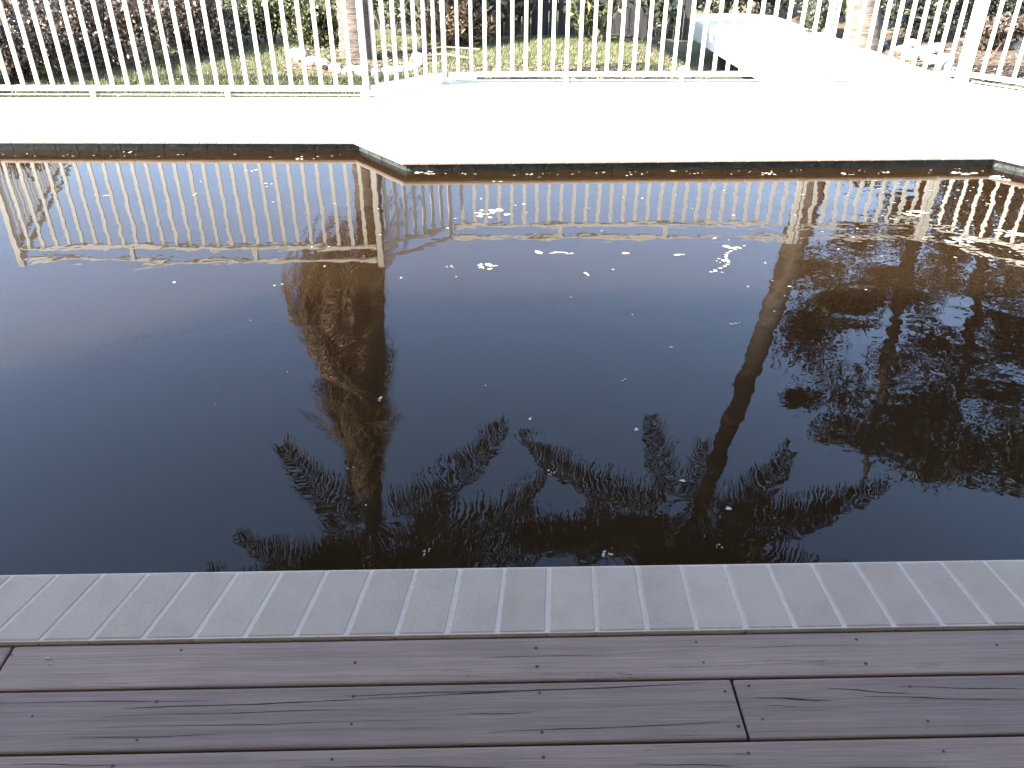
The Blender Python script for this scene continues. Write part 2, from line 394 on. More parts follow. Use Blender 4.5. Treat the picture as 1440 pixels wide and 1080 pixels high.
cracks_at = {1: [(-1.22, -.62, .030, .034, .9), (-.86, -.30, .052, .040, 1.6), (-.30, .50, .036, .010, 1.5), (-.9, -.35, .072, .066, .9), (-.88, -.2, .102, .098, .7), (-.36, .06, .028, .020, 1.1), (-.02, .56, .133, .118, 1.2), (-.1, .1, .085, .083, .8), (.60, .78, .052, .066, 1.8), (.78, .98, .030, .052, 1.3), (.86, 1.25, .055, .075, 1.2), (.62, .70, .075, .08, .8), (.95, 1.3, .03, .045, 1.0), (-.95, -.62, .128, .126, .9)],
             0: [(-.05, .45, .062, .055, .6), (.6, .95, .045, .04, .5), (-1.4, -1.222, .030, .032, 1.0), (-1.4, -1.222, .075, .08, .8), (-1.4, -1.24, .055, .058, .6)],
             2: [(-.42, .02, .04, .052, 1.3), (-1.0, -.7, .055, .06, .9), (.3, .52, .05, .06, 1.2), (-1.05, -.8, .02, .03, .8), (-.28, -.05, .075, .08, .8), (.65, 1.0, .07, .072, .8)]}
for r, (y1, y0, js) in enumerate(rows):
    js = [-6.2] + [j for j in js] + [6.2]
    for a, b in zip(js[:-1], js[1:]):
        Lb = b-a-.006; yw = y1-y0
        me = MB().box(-Lb/2, Lb/2, -yw/2, yw/2, -.030, 0); me = mesh('deck_board', me.v, me.f)
        bevel_mesh(me, .0065, 3)
        o = link('deck_board', me, M_wood, deck, loc=((a+b)/2, (y0+y1)/2, -.0065 + random.uniform(-.002, .0010)))
        zt = o.location.z
        sb = MB()
        for sx, sy in screws_at.get(r, [(x0, yy) for x0 in np.arange(-5.8, 6, .45) for yy in (.03, .12)]):
            if a < sx < b:
                cx, cy = sx-o.location.x, (y1-sy)-o.location.y
                k0 = len(sb.v); rr = random.uniform(.0032, .0046)
                sb.v += [(cx+rr*math.cos(t*math.pi/4), cy+rr*math.sin(t*math.pi/4), .0007) for t in range(8)]
                sb.f.append(tuple(k0+t for t in range(8)))
        if sb.v: tag(sb.build('screw_heads', M_screw, o), kind='stuff')
        cb = MB()
        for x0, x1, s0, s1, wd in cracks_at.get(r, []):
            if not (a < (x0+x1)/2 < b): continue
            x0 = max(x0, a+.004); x1 = min(x1, b-.004)
            n = 14; k0 = len(cb.v)
            for i in range(n+1):
                t = i/n; hw = .0008*wd*math.sin(math.pi*min(1, t*.94+.05))**.6*random.uniform(.6, 1.3)
                yy = y1 - (s0+(s1-s0)*t) + .0012*math.sin(t*9+x0*7) + random.uniform(-.0004, .0004)
                cx = x0+(x1-x0)*t-o.location.x; cy = yy-o.location.y
                cb.v += [(cx, cy-hw, .0006), (cx, cy+hw, .0006)]
                if i: cb.f.append((k0+2*i-2, k0+2*i, k0+2*i+1, k0+2*i-1))
        if cb.v: tag(cb.build('splits', M_crack, o), kind='stuff')
sub = MB()
for x in np.arange(-6, 6.1, .45): sub.box(x-.022, x+.022, -1.5, 1.45, -.16, -.048)
sub.build('joist', M_dark, deck)
MB().box(-6.3, 6.3, -1.6, 1.58, -.30, -.17).build('deck_base', M_dark, deck)
# thin edge of the coping bed against the deck
# small white chips lying on the deck
def chip(lx, ly, s, lab):
    P = [(s*random.uniform(.6, 1)*math.cos(t), .35*s*random.uniform(.6, 1)*math.sin(t)) for t in np.arange(0, 6.2, 1.0)]
    n = len(P); v = [(x, y, 0) for x, y in P] + [(x*.8, y*.8, .002) for x, y in P]
    f = [tuple(range(n, 2*n))] + [(i, (i+1) % n, (i+1) % n+n, i+n) for i in range(n)]
    x, y = L(lx, ly); o = link('paint_chip', mesh('paint_chip', v, f), M_float, loc=(x, y, -.0045), rot=(0, 0, random.uniform(-.2, .3)))
    tag(o, lab, 'paint chip')
chip(-1.095, 1.425, .011, 'thin white paint chip near the left end of the first deck board')
chip(-1.085, 1.408, .007, 'short white paint chip just below a thinner one, at the left of the deck')
chip(.515, 1.412, .0055, 'tiny white curl of paint on the deck board, between two screws right of centre')

# ------------------------------------------------------------------ house side: roof that shades the deck, wall behind the camera
hw = MB().box(-7, 7, -1.85, -1.65, -.3, 2.75).build('house_wall', M_wall); tag(hw, kind='structure')
roof = empty('patio_roof', (0, 0, 2.75)); tag(roof, kind='structure')
RY = 1.25
rb = MB().box(-4.6, 8, -2.4, RY, .15, .25).box(-9, -5.702, -2.4, .42, .15, .25); k0 = len(rb.v); rb.v += [(x, y, z) for z in (.15, .25) for x, y in ((-5.7, -2.4), (-4.602, -2.4), (-4.602, RY), (-5.7, .42))]; rb.f += [(k0+3, k0+2, k0+1, k0), (k0+4, k0+5, k0+6, k0+7), (k0+2, k0+3, k0+7, k0+6)]; rb.build('roof_sheet', M_roof, roof)
fb = MB().box(-4.6, 8, RY+.002, RY+.03, .0, .26).box(-9, -5.7, .422, .45, .0, .26); fb.build('fascia', M_roof, roof)
for x in (-4.2+.6, 3.6)[1:]: MB().box(x-.05, x+.05, RY-.12, RY-.02, -2.78, .149).build('roof_post', M_roof, roof)

# ------------------------------------------------------------------ pool fence
fence = empty('pool_fence', (-1.2, 7.17, 0)); FO = Vector((-1.2, 7.17, 0))
tag(fence, 'cream metal picket fence standing along the far edge of the white pool surround', 'fence')
pm = MB().box(-.0155, .0155, -.008, .008, 0, 1.0); pick_me = mesh('picket', pm.v, pm.f); pick_me.materials.append(M_fence)
post_me = mesh('post', *(lambda m: (m.v, m.f))(MB().box(-.023, .023, -.023, .023, 0, 1.0).box(-.026, .026, -.026, .026, 1.0, 1.008).box(-.05, .05, -.05, .05, 0, .006))); post_me.materials.append(M_fence)
stub_me = mesh('spacer', *(lambda m: (m.v, m.f))(MB().box(-.018, .018, -.018, .018, 0, 1.0))); stub_me.materials.append(M_fence)
ZB0, ZB1 = .058, .096        # bottom rail
ZT0, ZT1 = 1.135, 1.168      # lower top rail
ZTT0, ZTT1 = 1.262, 1.292    # upper top rail
def bay(p, q, n=None, stubs=(), pitch=.121, ends=True, first=.5):
    p, q = Vector((*p, 0)), Vector((*q, 0)); d = q-p; Ln = d.length; ang = math.atan2(d.y, d.x); d.normalize()
    M = Matrix.Translation(p-FO) @ Matrix.Rotation(ang, 4, 'Z')
    e = .0335
    for nm, z0, z1, hw_, nn in (('bottom_rail', ZB0, ZB1, .019, 0), ('top_rail', ZT0, ZT1, .017, 0), ('top_rail', ZTT0, ZTT1, .019, 0)):
        MB().box(e, Ln-e, -hw_, hw_, z0, z1, M).build(nm, M_fence, fence)
    n = n or int(round((Ln-.0)/pitch))
    for k in range(1, n):
        c = p-FO + d*(Ln*k/n)
        link('picket', pick_me, None, fence, loc=(c.x, c.y, ZB1+.0005), rot=(0, 0, ang+random.uniform(-.02, .02)), scale=(1, 1, (ZT0-ZB1-.001)))
    for s in stubs:
        c = p-FO + d*s
        link('spacer', stub_me, None, fence, loc=(c.x, c.y, ZT1), rot=(0, 0, ang), scale=(1, 1, ZTT0-ZT1))
        link('spacer', stub_me, None, fence, loc=(c.x, c.y, 0), rot=(0, 0, ang), scale=(1, 1, ZB0))
def post(p, sc=1, z=1.31, rot=0):
    link('post', post_me, None, fence, loc=(p[0]-FO.x, p[1]-FO.y, 0), rot=(0, 0, rot), scale=(sc, sc, z))
P0 = (-4.50, 7.15); P1 = (-1.205, 7.165); P2 = (-.60, 7.725); P3 = (2.72, 7.79); P4 = (2.772, 7.79); P5 = (3.965, 7.815); P6 = (4.02, 7.80); P7 = (5.6, 6.28)
bay(P0, P1, 27, stubs=(1.04, 2.15))
bay(P1, P2, 8)
bay(P2, P3, 28, stubs=(1.07, 2.09))
bay(P4, P5, 11)
bay(P6, P7, 17, stubs=(1.05,))
bay((-5.35, 10.1), P0, 25, stubs=(1.0, 2.0))
for p in (P0, P1, P3, P5, P6, P7, (-5.35, 10.1)): post(p)
post(P2, .7, 1.30, .5)
post(P4, .62)
# slim second ground rod under the fence
for p, q in ((P0, P1), (P2, P3), (P4, P5), (P6, P7)):
    p, q = Vector((*p, 0)), Vector((*q, 0)); d = q-p
    M = Matrix.Translation(p-FO) @ Matrix.Rotation(math.atan2(d.y, d.x), 4, 'Z')
    MB().box(.05, d.length-.05, .03, .042, .012, .024, M).build('ground_rod', M_fence, fence)

# ------------------------------------------------------------------ walkway beyond the fence
wk = empty('raised_walkway', (2.9, 8.1, 0))
tag(wk, 'white raised walkway leading away from the pool fence between the lawn and the leaning palm', 'walkway')
O = Vector((2.9, 8.1, 0))
top = [(2.62, 7.95), (4.02, 7.95), (3.36, 11.75), (2.90, 11.95), (2.23, 11.9)]
def prism(P, z0, z1, bev=.012):
    n = len(P); v = [(x-O.x, y-O.y, z0) for x, y in P]+[(x-O.x, y-O.y, z1) for x, y in P]
    f = [tuple(range(n))[::-1], tuple(range(n, 2*n))]+[(i, (i+1) % n, (i+1) % n+n, i+n) for i in range(n)]
    return bevel_mesh(mesh('p', v, f), bev, 2)
link('slab', prism(top, -.075, -.004), M_walk, wk)
link('side_beam', prism([(2.635, 8.06), (2.70, 8.06), (2.32, 11.8), (2.255, 11.8)], -.25, -.077), M_walk, wk)
link('side_beam', prism([(3.88, 8.02), (3.95, 8.02), (3.33, 11.5), (3.27, 11.5)], -.25, -.077), M_walk, wk)
for y_ in (8.6, 9.7, 10.8): link('cross_beam', prism([(2.74, y_), (3.62, y_), (3.62, y_+.1), (2.74, y_+.1)], -.22, -.077), M_bark, wk)
for x, y in ((2.72, 8.5), (2.62, 9.6), (2.52, 10.8), (3.6, 8.7), (3.4, 10.6)): link('pier', prism([(x, y), (x+.09, y), (x+.09, y+.09), (x, y+.09)], -.62, -.252), M_bark, wk)
link('step', prism([(2.44, 10.25), (2.62, 10.3), (2.56, 11.0), (2.38, 10.95)], -.002, .018, .006), M_walk, wk)

# dark boundary fence behind the shrubs
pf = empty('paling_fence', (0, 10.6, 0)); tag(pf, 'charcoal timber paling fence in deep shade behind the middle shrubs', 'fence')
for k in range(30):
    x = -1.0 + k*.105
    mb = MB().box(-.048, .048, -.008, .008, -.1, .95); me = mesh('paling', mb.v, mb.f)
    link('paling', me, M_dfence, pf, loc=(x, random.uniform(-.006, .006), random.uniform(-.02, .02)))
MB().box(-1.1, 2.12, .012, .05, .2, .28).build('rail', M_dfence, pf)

# ------------------------------------------------------------------ planting
def leaves(centers, ln, wd, up=.3, spread=None):
    """rhombus leaves at centers; returns (k*4,3)"""
    n = len(centers); c = np.asarray(centers)
    d = rng.normal(size=(n, 3)); d[:, 2] += up; d /= np.linalg.norm(d, axis=1)[:, None]
    q = rng.normal(size=(n, 3)); s = np.cross(d, q); s /= np.linalg.norm(s, axis=1)[:, None]
    nn = np.cross(d, s)
    l = ln*rng.uniform(.6, 1.3, n)[:, None]; w_ = wd*rng.uniform(.6, 1.3, n)[:, None]
    b = c - d*l*.5; t = c + d*l*.5 - nn*l*.12; m = c + nn*l*.06
    return np.stack([b, m+s*w_*.5, t, m-s*w_*.5], 1).reshape(-1, 3)
def lump_points(n, c, r, shell=.55):
    d = rng.normal(size=(n, 3)); d /= np.linalg.norm(d, axis=1)[:, None]
    rr = shell + (1-shell)*rng.random(n)**.8
    return np.asarray(c) + d*rr[:, None]*np.asarray(r)
def shrub(name, x, y, z, rx, ry, h, n, ln, wd, m, label, cat='shrub', group=None, lumps=9, stems=5, sunk=True):
    t = empty(name, (x, y, z)); tag(t, label, cat, group)
    P = []
    for k in range(lumps):
        a = random.uniform(0, 6.28); q = random.uniform(.1, .75)
        cc = (rx*q*math.cos(a), ry*q*math.sin(a), h*random.uniform(.22, .78))
        s = random.uniform(.32, .5)
        P.append(lump_points(n//lumps, cc, (rx*s*1.15, ry*s*1.15, h*s*.62), .35))
    P = np.concatenate(P); P = P[P[:, 2] > .01]
    link('foliage', quads_mesh('foliage', leaves(P, ln, wd)), m, t)
    for k in range(stems):
        a = random.uniform(0, 6.28)
        MB().tube([(0.1*rx*math.cos(a), .1*ry*math.sin(a), -.03), (.3*rx*math.cos(a), .3*ry*math.sin(a), h*.35), (.6*rx*math.cos(a+.3), .6*ry*math.sin(a+.3), h*.75)], [.014, .010, .005], 5).build('stem', M_bark, t, True)
    return t
G = 'clipped hedge shrubs left of the lawn'
hs = [(-5.35, 7.75, .62, .45, .80, 'hedge shrub hard against the fence at the far left of the photo'),
      (-4.55, 8.05, .65, .42, .80, 'second hedge shrub from the left, brown and pinkish among its leaves'),
      (-3.95, 8.75, .62, .55, .80, 'small-leaved dark hedge shrub beside the front left of the lawn'),
      (-3.35, 9.45, .66, .55, .80, 'hedge shrub with a shaded dark base, behind the left of the lawn'),
      (-2.75, 10.0, .62, .5, .80, 'hedge shrub in the back row, greener and left of the palm bed')]
for i, (x, y, rx, ry, h, lb) in enumerate(hs):
    shrub('hedge_shrub', x, y, -.06, rx, ry, h, 6500, .044, .028, M_hedge if i < 4 else M_hedge2, lb, group=G, lumps=16)
for x, y, h, lb in ((-4.7, 9.0, .85, 'tall hedge shrub of the rear row behind the far left bushes'), (-4.0, 10.0, .9, 'rear row hedge shrub behind the middle of the hedge')):
    shrub('hedge_shrub', x, y, -.06, .8, .7, h, 6000, .045, .028, M_hedge, lb, group=G, lumps=12)
shrub('pale_shrub', -2.05, 9.75, -.06, .42, .35, .50, 2600, .05, .03, M_hedge2, 'low yellow-green shrub just left of the upright palm trunk')
shrub('bronze_shrub', -.62, 9.75, -.06, .38, .32, .78, 2600, .09, .022, M_croton, 'bronze-leaved shrub with narrow upright leaves right of the upright palm')
shrub('dark_shrub', -1.0, 10.1, -.06, .3, .3, .8, 900, .08, .04, M_broad, 'dark leafy shrub between the upright palm and the bronze shrub')
shrub('broadleaf_shrub', .05, 10.15, -.06, .5, .3, .80, 260, .10, .05, M_broad, 'sparse broad-leaved shrub before the charcoal paling fence, left half')
shrub('broadleaf_shrub', .95, 10.0, -.06, .45, .32, .85, 420, .11, .05, M_hedge2, 'broad-leaved shrub with pale lit leaves in front of the middle of the paling fence')
shrub('broadleaf_shrub', 1.7, 10.3, -.06, .4, .3, .85, 420, .10, .05, M_broad, 'broad-leaved shrub left of the walkway end')
shrub('corner_shrub', 2.8, 12.4, -.1, .9, .35, .8, 4200, .07, .035, M_broad, 'dark shrub growing across the far end of the walkway')
shrub('corner_shrub', 3.5, 12.45, -.1, .7, .35, .8, 2600, .06, .03, M_broad, 'dark shrub behind the right corner of the far walkway end')
shrub('corner_shrub', 1.70, 11.3, -.15, .40, .3, .42, 1400, .06, .03, M_broad, 'dark shrub between the end of the paling fence and the walkway')
shrub('bed_shrub', 4.75, 10.3, -.08, .55, .45, .85, 2600, .06, .028, M_broad, 'dark mottled shrub right of the leaning palm trunk')
shrub('bed_shrub', 5.6, 10.5, -.08, .6, .5, 1.0, 3000, .06, .03, M_broad, 'dark shrub with grey glints at the right edge of the photo')
shrub('bed_shrub', 6.5, 10.2, -.08, .7, .5, 1.1, 3000, .06, .03, M_hedge, 'tall bed shrub beyond the right fence corner')
shrub('bed_shrub', 5.2, 9.7, -.08, .5, .3, .42, 1500, .06, .035, M_hedge, 'low brownish ground shrub in front of the right bed')
shrub('side_shrub', -5.9, 9.0, -.06, .6, 1.2, 1.15, 5000, .06, .03, M_croton, 'tan shrub mass outside the left side fence')

shrub('rear_shrub', -1.45, 10.5, -.06, .6, .35, 1.0, 3000, .06, .03, M_broad, 'dark shrub directly behind the upright palm trunk')
shrub('rear_shrub', -.6, 10.6, -.06, .5, .3, 1.0, 2200, .06, .03, M_broad, 'dark shrub at the left end of the charcoal paling fence')
shrub('rear_shrub', -2.2, 10.9, -.06, .7, .4, 1.0, 3000, .06, .03, M_hedge, 'dark shrub between the hedge and the pale shrub, rear row')
shrub('path_shrub', 3.75, 11.6, -.1, .55, .5, 1.0, 2600, .07, .035, M_broad, 'dark shrub against the far right side of the walkway')
shrub('path_shrub', 4.35, 11.2, -.1, .55, .5, 1.1, 2600, .07, .035, M_broad, 'dark shrub behind the leaning palm trunk')
shrub('path_shrub', 3.55, 10.6, -.1, .28, .22, .5, 900, .06, .03, M_broad, 'small dark shrub close to the walkway edge, left of the leaning palm')
shrub('path_shrub', 2.4, 12.7, -.1, .7, .4, 1.0, 2400, .07, .035, M_broad, 'dark shrub past the left corner of the walkway end')
shrub('bed_shrub', 5.0, 11.3, -.08, .7, .5, 1.3, 2600, .07, .035, M_broad, 'taller dark shrub behind the mottled shrubs of the right bed')
shrub('bed_shrub', 6.3, 11.2, -.08, .8, .5, 1.4, 3000, .07, .035, M_broad, 'tallest dark shrub of the right bed, under the shade tree')
# palms
def frond_mesh(Lf, up, droop, nl=62, lw=.044, ll=.62, hang=.95, seed=0, twist=0.0):
    r = np.random.default_rng(seed); pts = []; x = z = 0.0; ang = up; S = 14
    for i in range(S+1):
        pts.append((x, z)); x += math.cos(ang)*Lf/S; z += math.sin(ang)*Lf/S; ang -= droop/S*(0.5+1.0*i/S)
    px = [p[0] for p in pts]; pz = [p[1] for p in pts]
    q = []
    for i in range(nl*2):
        t = .16 + .84*((i//2)+r.uniform(0, .6))/nl; side = 1 if i % 2 else -1
        t = min(t, 1); bx = np.interp(t*S, range(S+1), px); bz = np.interp(t*S, range(S+1), pz)
        bx2 = np.interp(min(t+.05, 1)*S, range(S+1), px); bz2 = np.interp(min(t+.05, 1)*S, range(S+1), pz)
        tg = np.array([bx2-bx+1e-6, 0, bz2-bz]); tg /= np.linalg.norm(tg)
        l = ll*(math.sin(math.pi*min(1, .18+.78*t))**.6)*r.uniform(.8, 1.1)
        out = tg*.55 + np.array([0, side*.85, 0]) + np.array([0, 0, r.uniform(-.1, .25)])
        out /= np.linalg.norm(out)
        p0 = np.array([bx, 0, bz]); p1 = p0 + out*l*.5 + np.array([0, 0, -hang*l*.12]); p2 = p0 + out*l*(1-.25*hang) + np.array([0, 0, -hang*l*.62])
        wv_ = tg*lw*.5
        q += [p0-wv_*.6, p1-wv_, p1+wv_, p0+wv_*.6, p1-wv_, p2-wv_*.15, p2+wv_*.15, p1+wv_]
    # rachis
    for i in range(S):
        a = np.array([pts[i][0], 0, pts[i][1]]); b = np.array([pts[i+1][0], 0, pts[i+1][1]]); w0 = .022*(1-i/S)+.004
        q += [a+[0, -w0, 0], b+[0, -w0*.9, 0], b+[0, 0, w0*.5], a+[0, 0, w0*.5]]
        q += [a+[0, w0, 0], a+[0, 0, w0*.5], b+[0, 0, w0*.5], b+[0, w0*.9, 0]]
    return quads_mesh('frond', np.array(q))
def palm(x, y, z, axis, rad, label, fr_n, seed, dead=0):
    t = empty('palm_tree', (x, y, z)); tag(t, label, 'palm')
    rn = random.Random(seed)
    # trunk
    n = 90; pts = []; rr = []
    for i in range(n+1):
        s = i/n; k = s*(len(axis)-1); a = int(min(k, len(axis)-2)); fr = k-a
        p = [axis[a][c]*(1-fr)+axis[a+1][c]*fr for c in range(3)]; pts.append(p)
        r0 = rad*(1.0 + .28*math.exp(-s*22) - .38*s); rr.append(r0*(1+(.045 if i % 2 else -.02)+rn.uniform(-.02, .02)))
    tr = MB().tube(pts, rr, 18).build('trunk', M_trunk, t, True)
    top = Vector(axis[-1])
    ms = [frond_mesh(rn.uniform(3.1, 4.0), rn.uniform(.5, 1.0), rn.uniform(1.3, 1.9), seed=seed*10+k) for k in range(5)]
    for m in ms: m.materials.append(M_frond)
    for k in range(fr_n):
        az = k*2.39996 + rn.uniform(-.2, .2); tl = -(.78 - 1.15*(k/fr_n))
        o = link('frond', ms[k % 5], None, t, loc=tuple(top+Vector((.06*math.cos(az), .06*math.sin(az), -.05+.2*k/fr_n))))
        o.rotation_euler = (rn.uniform(-.2, .2), -tl-.55, az)
        sc = rn.uniform(.85, 1.08); o.scale = (sc, sc, sc)
    return t, top, rn
axis1 = [(0, 0, -.1), (-.02, 0, 1.2), (-.07, 0, 2.4), (-.16, 0, 3.8), (-.28, 0, 5.1), (-.38, 0, 6.15)]
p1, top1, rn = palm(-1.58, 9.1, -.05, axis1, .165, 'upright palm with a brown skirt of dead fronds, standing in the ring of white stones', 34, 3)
dm = [frond_mesh(2.5, -.2, 1.9, nl=44, lw=.022, ll=.55, hang=1.0, seed=50+k) for k in range(5)]
for m in dm: m.materials.append(M_dead)
for k in range(250):
    if k < 205:
        h = rn.uniform(3.2, 5.7); az = rn.gauss(math.pi, 1.0); left = max(0, .5-.5*math.cos(az))
        low = min(1, max(0, (5.3-h)/1.7)); sx = left*(.16+.50*low)*rn.uniform(.75, 1.1)+.07; sz = rn.uniform(.55, .9); tilt = rn.uniform(.35, .75)
    elif k < 220:
        h = rn.uniform(2.9, 3.5); az = rn.gauss(math.pi, .35); sx = rn.uniform(.18, .3); sz = rn.uniform(.85, 1.15); tilt = rn.uniform(.5, .8)
    else:
        h = rn.uniform(4.4, 5.7); az = rn.uniform(-1.2, 1.2); sx = rn.uniform(.10, .22); sz = rn.uniform(.6, 1.0); tilt = rn.uniform(.4, .8)
    o = link('dead_frond', dm[k % 5], None, p1, loc=(-.13-.045*h + .13*math.cos(az), .13*math.sin(az), h))
    o.rotation_euler = (rn.uniform(-.35, .35), tilt, az); o.scale = (sx, rn.uniform(.45, .75), sz)
axis2 = [(0, 0, -.1), (-.26, -.03, 1.2), (-.40, -.05, 2.4), (-.58, -.05, 3.6), (-.78, 0, 4.9), (-1.02, .02, 6.35)]
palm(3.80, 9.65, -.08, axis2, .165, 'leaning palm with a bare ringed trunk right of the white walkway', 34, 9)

# big tree behind the right bed
tree = empty('shade_tree', (6.2, 12.3, -.08)); tag(tree, 'big dark shade tree leaning over the right end of the garden, mirrored in the water', 'tree')
tb = MB().tube([(0, 0, -.1), (-.05, 0, 1.5), (.02, -.05, 3.2), (.1, 0, 5.2), (.3, .1, 7.2), (.4, .1, 8.4)], [.20, .16, .13, .10, .06, .03], 12)
tb.tube([(.45, .1, -.1), (.7, .0, 1.6), (1.1, -.1, 3.4), (1.5, 0, 5.4), (1.7, .1, 7.4)], [.15, .13, .10, .07, .03], 10).build('trunk', M_bark, tree, True)
rt = random.Random(21); cl = []; lb = MB()
for k in range(60):
    h = rt.uniform(1.4, 7.6); env = 2.3*math.sin(math.pi*min(1, max(0, (h-.2)/8.4)))**.7
    a = rt.uniform(0, 6.28); q = env*rt.uniform(.35, 1.0); cx = .55+q*math.cos(a); cy = q*math.sin(a)*.75
    cl.append((cx, cy, h, rt.uniform(.34, .66)))
    if k % 3 == 0: lb.tube([(.1+.05*h, 0, h-.5), (cx*.6+.1, cy*.5, h-.15), (cx, cy, h)], [.035, .022, .008], 5)
lb.build('limb', M_bark, tree, True)
P = np.concatenate([lump_points(560, (cx, cy, h), (r*1.15, r*1.15, r*.62), .15) for cx, cy, h, r in cl])
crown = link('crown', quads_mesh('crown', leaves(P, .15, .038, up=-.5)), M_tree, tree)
# second lower dark tree further right
tree2 = empty('shade_tree', (9.0, 11.4, -.08)); tag(tree2, 'lower dense dark tree right of the big shade tree', 'tree')
MB().tube([(0, 0, -.1), (.1, 0, 1.4), (.2, .1, 3.0), (.2, .1, 4.6)], [.16, .13, .1, .04], 10).build('trunk', M_bark, tree2, True)
P = np.concatenate([lump_points(600, (rt.uniform(-1.9, 1.9), rt.uniform(-1.3, 1.3), rt.uniform(.6, 6.6)), (.62, .62, .42), .15) for k in range(36)])
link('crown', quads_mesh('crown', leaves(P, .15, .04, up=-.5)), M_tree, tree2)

# lawn blades (uncountable): denser near the fence
def blades(n, xr, yr, test, h=.05):
    x = rng.uniform(*xr, n*2); y = rng.uniform(*yr, n*2); k = np.array([test(a, b) for a, b in zip(x, y)]); x = x[k][:n]; y = y[k][:n]; n = len(x)
    z = np.array([gz(a, b) for a, b in zip(x, y)])-.005; a = rng.uniform(0, 6.28, n); hh = h*rng.uniform(.5, 1.3, n); w_ = .0035*rng.uniform(.7, 1.5, n)
    lx, ly = rng.normal(0, .45, n)*hh, rng.normal(0, .45, n)*hh
    A_ = np.stack([x-w_*np.cos(a), y-w_*np.sin(a), z], 1); B_ = np.stack([x+w_*np.cos(a), y+w_*np.sin(a), z], 1); T_ = np.stack([x+lx, y+ly, z+hh], 1)
    return np.stack([A_, B_, T_], 1).reshape(-1, 3)
def lawn_test(x, y):
    if (x+1.55)**2/.62 + (y-9.05)**2/.75 < 1: return False
    if y < 7.22 + (.55 if x > -.6 else max(0, .92*(x+1.2))): return False
    if x > 2.2: return False
    if x < -2.2 and y > 7.6 + 1.05*(x+4.7): return False
    if x > 1.3: return random.random() < .35
    if -.6 < x < 1.0 and y < 8.75: return random.random() < .35
    return True
g = quads_mesh('lawn_grass', blades(85000, (-4.9, 2.2), (7.2, 10.2), lawn_test, .042), 3)
tag(link('lawn_grass', g, M_grass), 'short sunlit lawn grass between the pool fence and the shrubs', 'grass', kind='stuff')
# dry leaf litter / mulch
def litter(n, xr, yr, test=lambda a, b: True):
    x = rng.uniform(*xr, n); y = rng.uniform(*yr, n); k = np.array([test(a, b) for a, b in zip(x, y)]); x = x[k]; y = y[k]
    z = np.array([gz(a, b) for a, b in zip(x, y)])+rng.uniform(.002, .03, len(x)); return np.stack([x, y, z], 1)
Lp = np.concatenate([litter(1500, (-.7, 1.3), (7.9, 8.85)), litter(2600, (3.9, 7.5), (7.4, 9.9)), litter(1300, (-2.2, -.8), (8.3, 9.9)), litter(700, (1.2, 2.3), (8, 10.4)), litter(500, (-5, -2.3), (7.3, 9.5)), litter(600, (3.5, 4.6), (8.4, 11))])
lq = leaves(Lp, .055, .03, up=0); c = np.repeat(Lp[:, 2], 4); lq[:, 2] = c + (lq[:, 2]-c)*.35
tag(link('leaf_litter', quads_mesh('leaf_litter', lq), M_litter), 'pale dry leaf litter scattered on the garden beds and lawn edge', 'leaf litter', kind='stuff')

# stones
stone_mes = []
for k in range(6):
    bm = bmesh.new(); bmesh.ops.create_icosphere(bm, subdivisions=2, radius=1)
    r_ = random.Random(100+k); off = [Vector([r_.uniform(-1, 1) for _ in range(3)]).normalized() for _ in range(9)]
    for v_ in bm.verts:
        m = 1.0
        for o_ in off: m = min(m, (.70+.12*r_.random()*0+.08)/max(.05, v_.co.dot(o_))) if v_.co.dot(o_) > .78 else m
        v_.co *= m*(1+r_.uniform(-.04, .04))
    me = bpy.data.meshes.new('stone'); bm.to_mesh(me); bm.free(); me.materials.append(M_stone); stone_mes.append(me)
def stone(x, y, s, lab, group, k):
    o = link('stone', stone_mes[k % 6], None, loc=(x, y, gz(x, y)+s*.28), rot=(random.uniform(-.3, .3), random.uniform(-.3, .3), random.uniform(0, 6)), scale=(s*random.uniform(.9, 1.3), s*random.uniform(.75, 1), s*random.uniform(.55, .8)))
    tag(o, lab, 'stone', group)
ringp = [(-2.249, 9.166, .08), (-2.12, 8.92, .12), (-1.979, 8.738, .09), (-1.835, 8.59, .10), (-1.70, 8.50, .08), (-1.56, 8.42, .075), (-1.43, 8.36, .09), (-1.29, 8.33, .07), (-1.17, 8.35, .08), (-1.07, 8.42, .065), (-1.0, 8.56, .075), (-.955, 8.72, .065), (-.94, 8.88, .06), (-.96, 9.05, .07), (-1.0, 9.2, .06), (-1.12, 8.52, .05), (-1.03, 8.70, .05), (-1.9, 8.72, .05), (-1.5, 8.5, .045)]
ORD = ['first', 'second', 'third', 'fourth', 'fifth', 'sixth', 'seventh', 'eighth', 'ninth', 'tenth', 'eleventh', 'twelfth', 'thirteenth']
for k, (x, y, s) in enumerate(ringp):
    if k == 0: lab = 'white stone at the back left of the palm ring, behind the largest one'
    elif k == 1: lab = 'largest white stone, at the left end of the ring round the upright palm'
    elif k < 9: lab = ORD[k-1]+' white ring stone right of the largest one, along the front of the palm bed'
    elif k < 15: lab = ORD[k-9]+' ring stone from the front, up the right side of the upright palm bed'
    else: lab = ['small stone tucked inside the right front of the palm ring', 'small stone just inside the right side of the palm ring', 'small stone inside the left front of the palm ring, near the largest', 'smallest white stone, inside the middle front of the palm ring'][k-15]
    stone(x, y, s*1.05, lab, 'white stones ringing the palm bed', k)
lst = sorted([(1.85, 9.55, .10), (2.0, 9.15, .12), (2.05, 8.75, .11), (2.12, 8.40, .10), (1.75, 8.9, .07), (2.2, 8.15, .09)], key=lambda p: p[1])
for k, (x, y, s) in enumerate(lst):
    stone(x, y, s, ORD[k]+' nearest of the pale stones along the left side of the raised walkway' if k else 'nearest of the pale stones along the left side of the raised walkway', 'stones beside the walkway', k+2)
